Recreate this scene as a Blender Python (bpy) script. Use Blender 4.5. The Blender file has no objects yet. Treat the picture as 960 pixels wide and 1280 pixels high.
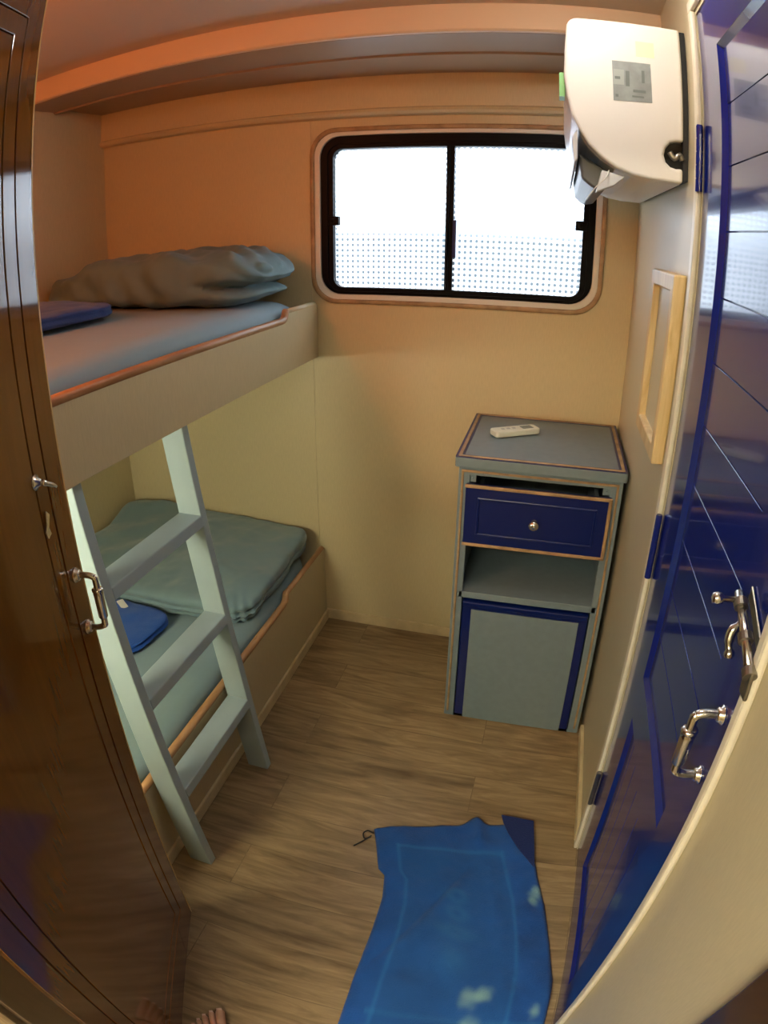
import bpy, bmesh, math, random
from mathutils import Vector, Matrix, noise
random.seed(4)
C = bpy.context.scene.collection
SC = bpy.context.scene

# ------------------------------------------------------------------ camera (wide clip-on fisheye lens)
cd = bpy.data.cameras.new('camera')
cam = bpy.data.objects.new('camera', cd); C.objects.link(cam); SC.camera = cam
cd.type = 'PANO'; cd.panorama_type = 'FISHEYE_LENS_POLYNOMIAL'
cd.sensor_fit = 'AUTO'; cd.sensor_width = 24; cd.sensor_height = 24
cd.fisheye_fov = math.radians(180)
K = [0.06666297, 0.0007788745, -0.0001757845, 9.245968e-06]
cd.fisheye_polynomial_k0 = 0
cd.fisheye_polynomial_k1, cd.fisheye_polynomial_k2, cd.fisheye_polynomial_k3, cd.fisheye_polynomial_k4 = [-k for k in K]
cd.shift_x = -7.14/1280; cd.shift_y = -56.16/1280
cd.clip_start = 0.01
yaw, pitch, roll = 0.26056, -0.36287, 0.0073
fw = Vector((-math.sin(yaw)*math.cos(pitch), math.cos(yaw)*math.cos(pitch), math.sin(pitch)))
ri = Vector((math.cos(yaw), math.sin(yaw), 0)); up = ri.cross(fw)
r2 = ri*math.cos(roll)+up*math.sin(roll); u2 = -ri*math.sin(roll)+up*math.cos(roll)
M4 = Matrix.Identity(4)
for i in range(3):
    M4[i][0] = r2[i]; M4[i][1] = u2[i]; M4[i][2] = -fw[i]
M4.translation = Vector((-0.25415, -2.18929, 1.6))
cam.matrix_world = M4

# ------------------------------------------------------------------ exposure and sky
SC.view_settings.view_transform = 'Standard'; SC.view_settings.look = 'None'
SC.view_settings.gamma = 1; SC.view_settings.use_curve_mapping = False
SC.view_settings.exposure = 0.0
SC.cycles.use_denoising = True
SC.cycles.max_bounces = 8
SC.cycles.caustics_reflective = False; SC.cycles.caustics_refractive = False
W = bpy.data.worlds.new('sky'); SC.world = W; W.use_nodes = True
wt = W.node_tree; wt.nodes.clear()
wo = wt.nodes.new('ShaderNodeOutputWorld'); wb = wt.nodes.new('ShaderNodeBackground')
tc = wt.nodes.new('ShaderNodeTexCoord'); sp = wt.nodes.new('ShaderNodeSeparateXYZ'); rp = wt.nodes.new('ShaderNodeValToRGB')
mp = wt.nodes.new('ShaderNodeMapRange'); mp.inputs[1].default_value = -0.25; mp.inputs[2].default_value = 0.25
wt.links.new(tc.outputs['Generated'], sp.inputs[0]); wt.links.new(sp.outputs[2], mp.inputs[0]); wt.links.new(mp.outputs[0], rp.inputs[0])
el = rp.color_ramp.elements
el[0].position = 0.0; el[0].color = (.045, .052, .058, 1)
el[1].position = 1.0; el[1].color = (.86, .93, 1, 1)
e = el.new(.50); e.color = (.06, .072, .08, 1)
e = el.new(.62); e.color = (.86, .93, 1, 1)
wt.links.new(rp.outputs[0], wb.inputs[0]); wb.inputs[1].default_value = 8.0
wt.links.new(wb.outputs[0], wo.inputs[0])

# light levels (used by the lamps below)
CORRIDOR_LIGHT = ((1.0, .94, .74), 112.0)
CABIN_LIGHT = ((1.0, .93, .84), 62.0)
SHADE_LIGHT = ((1.0, .28, .085), 160.0)
BUNK_LIGHT = ((1.0, .97, .74), 125.0)

# ------------------------------------------------------------------ materials
def mat(name, col, rough=.5, metal=0, coat=0, spec=.5, noise_s=None, noise_a=0, bump=None, sheen=0, stretch=(1, 1, 1), emit=None):
    m = bpy.data.materials.new(name); m.use_nodes = True; nt = m.node_tree
    b = nt.nodes['Principled BSDF']
    b.inputs['Base Color'].default_value = (*col, 1); b.inputs['Roughness'].default_value = rough
    b.inputs['Metallic'].default_value = metal; b.inputs['Coat Weight'].default_value = coat
    b.inputs['Coat Roughness'].default_value = .04
    b.inputs['Specular IOR Level'].default_value = spec
    if sheen: b.inputs['Sheen Weight'].default_value = sheen
    t = nt.nodes.new('ShaderNodeTexCoord'); mpg = nt.nodes.new('ShaderNodeMapping')
    mpg.inputs['Scale'].default_value = stretch
    nt.links.new(t.outputs['Object'], mpg.inputs[0])
    if noise_s:
        n = nt.nodes.new('ShaderNodeTexNoise'); n.inputs['Scale'].default_value = noise_s; n.inputs['Detail'].default_value = 5
        nt.links.new(mpg.outputs[0], n.inputs[0])
        mr = nt.nodes.new('ShaderNodeMapRange'); mr.inputs[1].default_value = .3; mr.inputs[2].default_value = .7
        mr.inputs[3].default_value = 1-noise_a; mr.inputs[4].default_value = 1+noise_a
        nt.links.new(n.outputs[0], mr.inputs[0])
        vm = nt.nodes.new('ShaderNodeVectorMath'); vm.operation = 'SCALE'; vm.inputs[0].default_value = col
        nt.links.new(mr.outputs[0], vm.inputs['Scale']); nt.links.new(vm.outputs[0], b.inputs['Base Color'])
    if bump:
        n2 = nt.nodes.new('ShaderNodeTexNoise'); n2.inputs['Scale'].default_value = bump[0]; n2.inputs['Detail'].default_value = 3
        nt.links.new(mpg.outputs[0], n2.inputs[0])
        bp = nt.nodes.new('ShaderNodeBump'); bp.inputs['Strength'].default_value = bump[1]; bp.inputs['Distance'].default_value = bump[2]
        nt.links.new(n2.outputs[0], bp.inputs['Height']); nt.links.new(bp.outputs[0], b.inputs['Normal'])
    if emit:
        b.inputs['Emission Color'].default_value = (*emit[0], 1); b.inputs['Emission Strength'].default_value = emit[1]
    return m

def wood(name, c1, c2, rough, scale, stretch, coat=0, planks=False):
    m = bpy.data.materials.new(name); m.use_nodes = True; nt = m.node_tree; L = nt.links
    b = nt.nodes['Principled BSDF']; b.inputs['Roughness'].default_value = rough; b.inputs['Coat Weight'].default_value = coat
    b.inputs['Coat Roughness'].default_value = .06
    t = nt.nodes.new('ShaderNodeTexCoord'); mpg = nt.nodes.new('ShaderNodeMapping'); mpg.inputs['Scale'].default_value = stretch
    L.new(t.outputs['Object'], mpg.inputs[0])
    vec = mpg.outputs[0]
    n = nt.nodes.new('ShaderNodeTexNoise'); n.inputs['Scale'].default_value = scale; n.inputs['Detail'].default_value = 8
    n.inputs['Roughness'].default_value = .62; n.inputs['Distortion'].default_value = 1.2
    r = nt.nodes.new('ShaderNodeValToRGB')
    r.color_ramp.elements[0].position = .34; r.color_ramp.elements[0].color = (*c1, 1)
    r.color_ramp.elements[1].position = .66; r.color_ramp.elements[1].color = (*c2, 1)
    L.new(n.outputs[0], r.inputs[0]); col = r.outputs[0]
    if planks:
        bk = nt.nodes.new('ShaderNodeTexBrick')
        bk.offset = .37; bk.inputs['Scale'].default_value = 1
        bk.inputs['Brick Width'].default_value = .92; bk.inputs['Row Height'].default_value = .15
        bk.inputs['Mortar Size'].default_value = .0012; bk.inputs['Mortar Smooth'].default_value = 0
        bk.inputs['Color1'].default_value = (.88, .88, .88, 1); bk.inputs['Color2'].default_value = (1.10, 1.09, 1.07, 1)
        bk.inputs['Mortar'].default_value = (.68, .66, .64, 1); bk.inputs['Bias'].default_value = 0
        L.new(t.outputs['Object'], bk.inputs[0])
        # shift the grain from plank to plank
        va = nt.nodes.new('ShaderNodeVectorMath'); va.operation = 'MULTIPLY_ADD'
        va.inputs[1].default_value = (9, 5, 3); L.new(bk.outputs[0], va.inputs[0]); L.new(vec, va.inputs[2])
        L.new(va.outputs[0], n.inputs[0])
        mx = nt.nodes.new('ShaderNodeMix'); mx.data_type = 'RGBA'; mx.blend_type = 'MULTIPLY'; mx.inputs[0].default_value = 1
        L.new(col, mx.inputs[6]); L.new(bk.outputs[0], mx.inputs[7]); col = mx.outputs[2]
        # cathedral figure: darker knots
        n3 = nt.nodes.new('ShaderNodeTexNoise'); n3.inputs['Scale'].default_value = 3.2; n3.inputs['Detail'].default_value = 4
        L.new(va.outputs[0], n3.inputs[0])
        r3 = nt.nodes.new('ShaderNodeValToRGB'); r3.color_ramp.elements[0].position = .30; r3.color_ramp.elements[0].color = (.60, .56, .52, 1)
        r3.color_ramp.elements[1].position = .50; r3.color_ramp.elements[1].color = (1, 1, 1, 1)
        L.new(n3.outputs[0], r3.inputs[0])
        mx2 = nt.nodes.new('ShaderNodeMix'); mx2.data_type = 'RGBA'; mx2.blend_type = 'MULTIPLY'; mx2.inputs[0].default_value = 1
        L.new(col, mx2.inputs[6]); L.new(r3.outputs[0], mx2.inputs[7]); col = mx2.outputs[2]
    else:
        L.new(vec, n.inputs[0])
    L.new(col, b.inputs['Base Color'])
    return m

M = {}
# woven-look wall laminate
def laminate(name, col, rough=.42):
    m = mat(name, col, rough, noise_s=90, noise_a=.045, stretch=(3, 3, .4), bump=(240, .06, .001))
    return m
M['wall'] = laminate('beige_wall_laminate', (.57, .475, .275))
M['wall_r'] = laminate('beige_wall_laminate_right', (.56, .485, .32), .35)
M['panel'] = laminate('beige_bunk_laminate', (.53, .445, .265), .4)
M['ceil'] = mat('ceiling_paint', (.55, .46, .36), .55)
M['trim'] = mat('cream_trim', (.76, .69, .55), .35, noise_s=30, noise_a=.08)
M['soffit'] = mat('soffit_painted_shade', (.30, .21, .135), .35)  # soffit underside, its shadow put into a darker base colour
M['fascia'] = mat('fascia_painted_glow', (.68, .50, .32), .4)  # soffit front face, the warm light on it put into the colour
M['base'] = mat('pale_wood_baseboard', (.58, .47, .27), .45, noise_s=20, noise_a=.12)
M['floor'] = wood('wood_look_floor', (.195, .130, .062), (.345, .245, .130), .40, 4.2, (1.0, 7.5, 1), planks=True)
M['brown'] = wood('varnished_brown_wood', (.108, .036, .003), (.130, .044, .004), .08, 4, (9, 9, .7), coat=.15)
M['brown_dark'] = wood('dark_wood_frame', (.030, .012, .004), (.055, .024, .008), .25, 4, (9, 9, .7), coat=.5)
M['edge_wood'] = mat('yellow_wood_edge', (.55, .36, .12), .5)
M['rail_wood'] = wood('brown_bed_edging', (.30, .15, .065), (.46, .26, .12), .4, 6, (3, .8, 3))
M['frame_wood'] = wood('pine_frame_wood', (.55, .38, .16), (.78, .60, .32), .4, 4, (6, 6, 1))
M['blue'] = mat('glossy_navy_paint', (.005, .014, .16), .16, coat=.35, spec=.5, bump=(14, .05, .004))
M['blue_cab'] = mat('navy_cabinet_paint', (.001, .008, .085), .3, coat=.1, spec=.35)
M['grey'] = mat('grey_green_cabinet_paint', (.150, .200, .220), .4, noise_s=40, noise_a=.05)
M['grey_in'] = mat('grey_green_inner_paint', (.12, .155, .165), .5)
M['bead'] = mat('worn_wood_bead', (.33, .21, .10), .5, noise_s=25, noise_a=.3)
M['dark'] = mat('dark_gap', (.006, .006, .008), .6)
M['black'] = mat('black_window_rubber', (.004, .004, .005), .4, spec=.06)
M['white_trim'] = mat('white_window_liner', (.72, .70, .62), .35)
M['ladder'] = mat('pale_grey_blue_ladder_paint', (.33, .42, .44), .35, noise_s=12, noise_a=.04)
M['metal'] = mat('brushed_steel', (.70, .68, .62), .22, metal=1)
M['metal_d'] = mat('dull_steel', (.30, .28, .25), .35, metal=1)
M['sheet'] = mat('grey_sheet', (.22, .31, .35), .8, sheen=.1, bump=(9, .25, .01))
M['duvet_up'] = mat('grey_duvet_cotton', (.115, .185, .195), .8, sheen=.1, bump=(16, .25, .008))
M['duvet_lo'] = mat('teal_grey_duvet_cotton', (.15, .24, .27), .75, sheen=.3, bump=(16, .25, .008))
M['sheet_lo'] = mat('teal_grey_sheet', (.20, .30, .33), .8, sheen=.2, bump=(9, .25, .01))
M['towel_navy'] = mat('navy_terry_towel', (.010, .042, .17), .9, sheen=.15, bump=(300, .5, .004))
M['towel_blue'] = mat('royal_blue_terry_towel', (.006, .075, .38), .9, sheen=.15, bump=(300, .5, .004))
M['ac'] = mat('white_ac_plastic', (.82, .80, .76), .3)
M['ac_d'] = mat('grey_ac_plastic', (.25, .26, .27), .4)
M['ac_dd'] = mat('dark_grey_louver_plastic', (.09, .09, .10), .4)
M['ac_lou'] = mat('pale_louver_plastic', (.6, .62, .66), .35)
M['sticker'] = mat('silver_rating_label', (.27, .30, .30), .35, noise_s=35, noise_a=.18)
M['sticker_l'] = mat('silver_rating_label_light', (.36, .40, .39), .35)
M['sticker_d'] = mat('silver_rating_label_print', (.16, .19, .18), .4)
M['yellow'] = mat('pale_yellow_note', (.86, .84, .58), .5)
M['green'] = mat('green_tag', (.25, .55, .22), .5)
M['remote'] = mat('ivory_remote_plastic', (.66, .68, .56), .35)
M['lcd'] = mat('grey_remote_display', (.22, .25, .22), .25)
M['key'] = mat('grey_remote_key', (.42, .44, .40), .5)
M['skin'] = mat('skin', (.50, .26, .17), .5, noise_s=20, noise_a=.06); M['skin'].node_tree.nodes['Principled BSDF'].inputs['Subsurface Weight'].default_value = .15
M['nail'] = mat('toenail', (.62, .40, .32), .3)
M['cord'] = mat('black_cord', (.01, .01, .01), .6)
M['wire'] = mat('white_wire', (.6, .6, .58), .5)
M['label'] = mat('white_care_label', (.75, .75, .72), .7)
M['lamp_c'] = mat('corridor_lamp_diffuser', (.8, .8, .8), .5, emit=CORRIDOR_LIGHT)
M['lamp_w'] = mat('cabin_lamp_glass', (.8, .8, .75), .5, emit=CABIN_LIGHT)
M['lamp_o'] = mat('orange_lamp_shade', (.8, .4, .2), .5, emit=SHADE_LIGHT)
M['lamp_b'] = mat('bunk_lamp_diffuser', (.8, .8, .8), .5, emit=BUNK_LIGHT)
M['plate'] = mat('lamp_housing', (.7, .68, .6), .4)

# frosted, perforated window film
def film():
    m = bpy.data.materials.new('perforated_frosted_glass'); m.use_nodes = True; nt = m.node_tree; L = nt.links
    nt.nodes.clear()
    o = nt.nodes.new('ShaderNodeOutputMaterial'); t = nt.nodes.new('ShaderNodeTexCoord')
    s = nt.nodes.new('ShaderNodeSeparateXYZ'); L.new(t.outputs['Object'], s.inputs[0])
    def mth(op, a, b=None):
        n = nt.nodes.new('ShaderNodeMath'); n.operation = op
        for i, v in enumerate((a, b)):
            if v is None: continue
            if isinstance(v, (int, float)): n.inputs[i].default_value = v
            else: L.new(v, n.inputs[i])
        return n.outputs[0]
    P = .0195
    fx = mth('SUBTRACT', mth('FRACT', mth('MULTIPLY', s.outputs[0], 1/P)), .5)
    fz = mth('SUBTRACT', mth('FRACT', mth('MULTIPLY', s.outputs[2], 1/P)), .5)
    d = mth('SQRT', mth('ADD', mth('MULTIPLY', fx, fx), mth('MULTIPLY', fz, fz)))
    hole = mth('LESS_THAN', d, .30)
    tr = nt.nodes.new('ShaderNodeBsdfTransparent'); tr.inputs[0].default_value = (.9, .95, 1, 1)
    tl = nt.nodes.new('ShaderNodeBsdfTranslucent'); tl.inputs[0].default_value = (.92, .95, .98, 1)
    gl = nt.nodes.new('ShaderNodeBsdfGlossy'); gl.inputs['Roughness'].default_value = .1
    mx = nt.nodes.new('ShaderNodeMixShader'); L.new(hole, mx.inputs[0]); L.new(tl.outputs[0], mx.inputs[1]); L.new(tr.outputs[0], mx.inputs[2])
    m2 = nt.nodes.new('ShaderNodeMixShader'); m2.inputs[0].default_value = .05
    L.new(mx.outputs[0], m2.inputs[1]); L.new(gl.outputs[0], m2.inputs[2]); L.new(m2.outputs[0], o.inputs[0])
    return m
M['film'] = film()

# ------------------------------------------------------------------ mesh helpers
def link(name, bm, m, parent=None, smooth=False, bevel=0, seg=2, sub=0, angle=35):
    bmesh.ops.recalc_face_normals(bm, faces=bm.faces)
    me = bpy.data.meshes.new(name); bm.to_mesh(me); bm.free()
    o = bpy.data.objects.new(name, me); C.objects.link(o)
    for mm in (m if isinstance(m, (list, tuple)) else [m]): me.materials.append(M[mm])
    if smooth:
        for p in me.polygons: p.use_smooth = True
    if bevel:
        b = o.modifiers.new('b', 'BEVEL'); b.width = bevel; b.segments = seg; b.limit_method = 'ANGLE'; b.angle_limit = math.radians(angle)
        b.harden_normals = False
    if sub:
        s = o.modifiers.new('s', 'SUBSURF'); s.levels = sub; s.render_levels = sub
    if parent is not None: o.parent = parent
    return o
def new(): return bmesh.new()
def box(bm, x0, x1, y0, y1, z0, z1, mi=0):
    vs = [bm.verts.new(p) for p in ((x0,y0,z0),(x1,y0,z0),(x1,y1,z0),(x0,y1,z0),(x0,y0,z1),(x1,y0,z1),(x1,y1,z1),(x0,y1,z1))]
    for f in ((0,3,2,1),(4,5,6,7),(0,1,5,4),(1,2,6,5),(2,3,7,6),(3,0,4,7)):
        fc = bm.faces.new([vs[i] for i in f]); fc.material_index = mi
    return bm
def hexa(bm, low, high):
    a = [bm.verts.new(p) for p in low]; b = [bm.verts.new(p) for p in high]; n = len(a)
    bm.faces.new(a[::-1]); bm.faces.new(b)
    for i in range(n): bm.faces.new((a[i], a[(i+1) % n], b[(i+1) % n], b[i]))
    return bm
def prism(bm, outline, axis, a, b):
    """outline: 2-D points; axis: the extrusion axis 0/1/2; a, b: extent"""
    def P(u, v, w):
        return {0: (w, u, v), 1: (u, w, v), 2: (u, v, w)}[axis]
    return hexa(bm, [P(u, v, a) for u, v in outline], [P(u, v, b) for u, v in outline])
def ring(bm, outer, inner, axis, a, b):
    """a flat ring (outer and inner outlines with equal point counts) extruded"""
    def P(u, v, w):
        return {0: (w, u, v), 1: (u, w, v), 2: (u, v, w)}[axis]
    n = len(outer)
    oa = [bm.verts.new(P(*p, a)) for p in outer]; ob = [bm.verts.new(P(*p, b)) for p in outer]
    ia = [bm.verts.new(P(*p, a)) for p in inner]; ib = [bm.verts.new(P(*p, b)) for p in inner]
    for i in range(n):
        j = (i+1) % n
        bm.faces.new((oa[i], oa[j], ia[j], ia[i])); bm.faces.new((ob[j], ob[i], ib[i], ib[j]))
        bm.faces.new((oa[j], oa[i], ob[i], ob[j])); bm.faces.new((ia[i], ia[j], ib[j], ib[i]))
    return bm
def rrect(x0, x1, y0, y1, r, n=8):
    pts = []
    for cx, cy, a0 in ((x1-r, y1-r, 0), (x0+r, y1-r, 90), (x0+r, y0+r, 180), (x1-r, y0+r, 270)):
        for k in range(n+1):
            a = math.radians(a0+90*k/n); pts.append((cx+r*math.cos(a), cy+r*math.sin(a)))
    return pts
def tube(bm, pts, r, n=10, cap=True):
    pts = [Vector(p) for p in pts]; rings = []
    rs = r if isinstance(r, (list, tuple)) else [r]*len(pts)
    t0 = (pts[1]-pts[0]).normalized(); u = t0.orthogonal().normalized()
    for i, p in enumerate(pts):
        t = (pts[min(i+1, len(pts)-1)]-pts[max(i-1, 0)]).normalized()
        u = (u-t*u.dot(t)).normalized(); v = t.cross(u)
        rings.append([bm.verts.new(p+(u*math.cos(2*math.pi*k/n)+v*math.sin(2*math.pi*k/n))*rs[i]) for k in range(n)])
    for a, b in zip(rings, rings[1:]):
        for k in range(n): bm.faces.new((a[k], a[(k+1) % n], b[(k+1) % n], b[k]))
    if cap: bm.faces.new(rings[0][::-1]); bm.faces.new(rings[-1])
    return bm
def lathe(bm, prof, origin, axis, n=20):
    """prof: (distance along axis, radius)"""
    o = Vector(origin); ax = Vector(axis).normalized()
    return tube(bm, [o+ax*d for d, _ in prof], [max(r, 1e-4) for _, r in prof], n)
def sm(p, k=4):
    """smooth a polyline (Catmull-Rom)"""
    p = [Vector(q) for q in p]; out = []
    for i in range(len(p)-1):
        a, b, c, d = p[max(i-1, 0)], p[i], p[i+1], p[min(i+2, len(p)-1)]
        for j in range(k):
            t = j/k
            out.append(.5*((2*b)+(c-a)*t+(2*a-5*b+4*c-d)*t*t+(3*b-a-3*c+d)*t**3))
    out.append(p[-1]); return out
def thing(name, label, cat, loc=(0, 0, 0), group=None):
    o = bpy.data.objects.new(name, None); C.objects.link(o); o.location = loc; o.empty_display_size = .1
    tag(o, label, cat, group); return o
def tag(o, label, cat, group=None):
    o['label'] = label; o['category'] = cat
    if group: o['group'] = group
    return o
def struct(o, label=None):
    o['kind'] = 'structure'
    if label: o['label'] = label
    return o
def settle(root):
    """keep world-space children where they are under a root Empty that is not at the origin"""
    inv = Matrix.Translation(root.location).inverted()
    for ch in root.children: ch.matrix_parent_inverse = inv

XL = -2.062      # left wall
XB = -1.112      # front plane of the bunks
YD = -2.06       # entry wall (cabin side)
ZC = 2.232       # ceiling

# ------------------------------------------------------------------ the room
bm = new(); box(bm, -2.2, 1.1, -3.6, .12, -.05, 0); struct(link('floor', bm, 'floor'), 'brown wood-look plank floor')
bm = new(); box(bm, -2.2, .12, YD-.1, .12, ZC, ZC+.05); struct(link('ceiling', bm, 'ceil'))
# window wall with a rounded opening
WX0, WX1, WZ0, WZ1 = -1.118, -.118, 1.373, 1.972
bm = new()
inn = rrect(WX0, WX1, WZ0, WZ1, .085, 8)
ring(bm, rrect(WX0-.05, WX1+.05, WZ0-.05, WZ1+.05, .0005, 8), inn, 1, 0, .07)
box(bm, -2.2, WX0-.05, 0, .07, -.04, 2.3); box(bm, WX1+.05, .1, 0, .07, -.04, 2.3)
box(bm, WX0-.05, WX1+.05, 0, .07, -.04, WZ0-.05); box(bm, WX0-.05, WX1+.05, 0, .07, WZ1+.05, 2.3)
struct(link('wall_back', bm, 'wall'), 'beige laminate wall with the sliding window')
bm = new(); box(bm, XL-.05, XL, YD-.1, .07, 0, ZC); struct(link('wall_left', bm, 'wall'))
# right wall with the bathroom doorway
DY0, DY1, DZ = -1.635, -.985, 2.072
bm = new(); prism(bm, [(-1.985, 0), (DY0, 0), (DY0, DZ), (DY1, DZ), (DY1, 0), (.07, 0), (.07, ZC), (-1.985, ZC)], 0, 0, .09)
struct(link('wall_right', bm, 'wall_r'), 'beige laminate wall with the blue door')
# entry wall with the doorway the photo is taken through
bm = new(); prism(bm, [(XL, 0), (-.80, 0), (-.80, 2.05), (.02, 2.05), (.02, 0), (.1, 0), (.1, ZC), (XL, ZC)], 1, YD-.08, YD)
struct(link('wall_front', bm, 'wall'))
# corridor behind the camera
bm = new(); box(bm, -2.2, 1.1, -3.65, -3.6, 0, 2.3); struct(link('wall_corridor', bm, 'wall'))
bm = new(); box(bm, -2.25, -2.2, -3.6, YD-.08, 0, 2.3); box(bm, 1.1, 1.15, -3.6, YD-.08, 0, 2.3); struct(link('wall_corridor_end', bm, 'brown'))
bm = new(); box(bm, -2.2, 1.1, -3.6, YD-.08, 2.3, 2.35); struct(link('ceiling_corridor', bm, 'ceil'))
bm = new(); box(bm, .1, 1.1, YD-.08, YD-.02, 0, 2.3); struct(link('wall_corridor_side', bm, 'wall'))
bm = new(); box(bm, -2.2, .1, YD-.10, YD-.08, 2.06, 2.3); struct(link('wall_corridor_lintel', bm, 'wall'))
# bathroom dark void behind the blue door
bm = new(); box(bm, .09, .12, -1.75, -.9, 0, ZC); struct(link('wall_bathroom', bm, 'dark'))

# soffit along the window wall, cover strip and beads
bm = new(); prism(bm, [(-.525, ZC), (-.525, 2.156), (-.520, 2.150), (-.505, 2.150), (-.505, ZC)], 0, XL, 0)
struct(link('trim_1', bm, 'fascia'), 'fascia of the ceiling soffit over the window, lamplight put into its colour')
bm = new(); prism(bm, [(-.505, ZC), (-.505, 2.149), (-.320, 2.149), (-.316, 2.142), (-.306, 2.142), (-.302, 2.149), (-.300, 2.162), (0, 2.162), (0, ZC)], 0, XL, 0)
struct(link('trim_7', bm, 'soffit', smooth=False), 'underside of the soffit, shade put into its colour')
bm = new(); prism(bm, [(-.022, 2.1615), (-.022, 2.046), (-.030, 2.040), (-.032, 2.030), (-.026, 2.022), (-.010, 2.018), (0, 2.018), (0, 2.1615)], 0, XL, 0)
struct(link('trim_2', bm, 'wall'), 'beaded cover board under the soffit')
bm = new(); box(bm, -1.142, -1.132, -.003, 0, 0, 2.02); struct(link('trim_3', bm, 'wall'))
# baseboards
bm = new(); box(bm, XB, -.51, -.012, 0, 0, .047); struct(link('baseboard_back', bm, 'base', bevel=.003))
bm = new(); box(bm, -.012, 0, DY1+.03, -.48, 0, .047); struct(link('baseboard_right', bm, 'base', bevel=.003))
# casing of the blue door
bm = new(); box(bm, -.010, 0, DY1+.002, DY1+.030, 0, DZ+.01)
box(bm, -.010, 0, DY0-.02, DY1+.030, DZ+.01, DZ+.035)
struct(link('trim_4', bm, 'trim', bevel=.003), 'cream casing of the blue door')
bm = new(); box(bm, -.012, 0, DY0-.030, DY0-.008, 0, DZ+.01)
struct(link('trim_5', bm, 'trim', bevel=.005), 'cream jamb strip on the near side of the blue door')
# dark frame of the entry door
bm = new(); box(bm, -.014, .03, YD-.10, -1.985, 0, 2.05); box(bm, -.80, .03, YD-.10, YD+.005, 2.03, 2.07)
box(bm, -.90, -.770, YD-.10, YD+.004, 0, 2.03); box(bm, -1.6, -.90, YD-.12, YD-.08, 0, 2.2)
struct(link('trim_6', bm, 'brown_dark', bevel=.004), 'dark brown wooden frame of the entry door')

# ------------------------------------------------------------------ window
win = thing('window_1', 'black-framed two-pane sliding window with perforated frosted glass', 'window'); win['kind'] = 'structure'
bm = new()
ring(bm, rrect(WX0-.014, WX1+.014, WZ0-.014, WZ1+.014, .095), rrect(WX0+.002, WX1-.002, WZ0+.002, WZ1-.002, .083), 1, -.010, .004)
link('outer_bead', bm, 'bead', win, smooth=True, bevel=.004)
bm = new()
ring(bm, rrect(WX0+.001, WX1-.001, WZ0+.001, WZ1-.001, .084), rrect(WX0+.022, WX1-.022, WZ0+.020, WZ1-.016, .075), 1, -.004, .05)
link('liner', bm, 'white_trim', win, bevel=.003)
gx0, gx1, gz0, gz1 = -1.050, -.180, 1.418, 1.912
bm = new()
ring(bm, rrect(WX0+.022, WX1-.022, WZ0+.020, WZ1-.016, .075), rrect(gx0, gx1, gz0, gz1, .035), 1, .006, .045)
ring(bm, rrect(WX0+.030, WX1-.030, WZ0+.028, WZ1-.024, .070), rrect(gx0-.018, gx1+.018, gz0-.014, gz1+.014, .045), 1, -.002, .012)
link('window_frame', bm, 'black', win, bevel=.002)
bm = new(); box(bm, -.645, -.617, .008, .05, gz0-.01, gz1+.01); box(bm, -.640, -.632, -.002, .01, gz0, gz1)
link('mullion', bm, 'black', win, bevel=.002)
bm = new(); box(bm, gx0-.005, -.63, .030, .034, gz0-.005, gz1+.005); link('glass_pane', bm, 'film', win)
bm = new(); box(bm, -.632, gx1+.005, .016, .020, gz0-.005, gz1+.005); link('glass_pane', bm, 'film', win)
for x in (gx0+.004, gx1-.008):
    bm = new(); box(bm, x-.018, x+.022, -.012, .012, 1.640, 1.672); box(bm, x-.008, x+.006, -.018, -.01, 1.648, 1.664)
    link('latch', bm, 'black', win, bevel=.003)
bm = new(); box(bm, -.618, -.606, .0, .014, 1.53, 1.66); link('pull', bm, 'blue_cab', win, bevel=.002)

# ------------------------------------------------------------------ door furniture
def pull_handle(parent, base_a, base_b, nrm, stand=.036, r=.0062):
    """a bow handle: base_a/base_b on the door face, nrm the outward normal"""
    a, b, n = Vector(base_a), Vector(base_b), Vector(nrm).normalized()
    ax = (b-a).normalized()
    bm = new()
    path = sm([a, a+n*stand*.6, a+n*stand*.93+ax*.004, a+n*stand+ax*.014, b+n*stand-ax*.014, b+n*stand*.93-ax*.004, b+n*stand*.6, b], 5)
    tube(bm, path, r*.85, 12)
    g0, g1 = a+n*stand+ax*.024, b+n*stand-ax*.018
    lathe(bm, [(0, r*.9), (.002, r*1.5), (.006, r*1.5), (.008, r*1.0), (.011, r*1.4), (.014, r*1.3), ((g1-g0).length-.004, r*1.25), ((g1-g0).length, r*.9)], g0, ax, 16)
    h = link('door_handle', bm, 'metal', parent, smooth=True)
    for p in (a, b):
        bm = new(); lathe(bm, [(0, .013), (.002, .013), (.004, .009), (.007, .010), (.009, .007)], p, n, 20)
        link('rose', bm, 'metal', h, smooth=True)
    return h
def hinge(parent, x, y, z0, z1, m='metal_d'):
    bm = new()
    lathe(bm, [(0, .0055), (z1-z0, .0055)], (x, y, z0), (0, 0, 1), 12)
    for k in range(5):
        z = z0+(z1-z0)*k/5; lathe(bm, [(0, .0066), ((z1-z0)/5-.002, .0066)], (x, y, z), (0, 0, 1), 12)
    return link('hinge', bm, m, parent, smooth=False)

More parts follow.
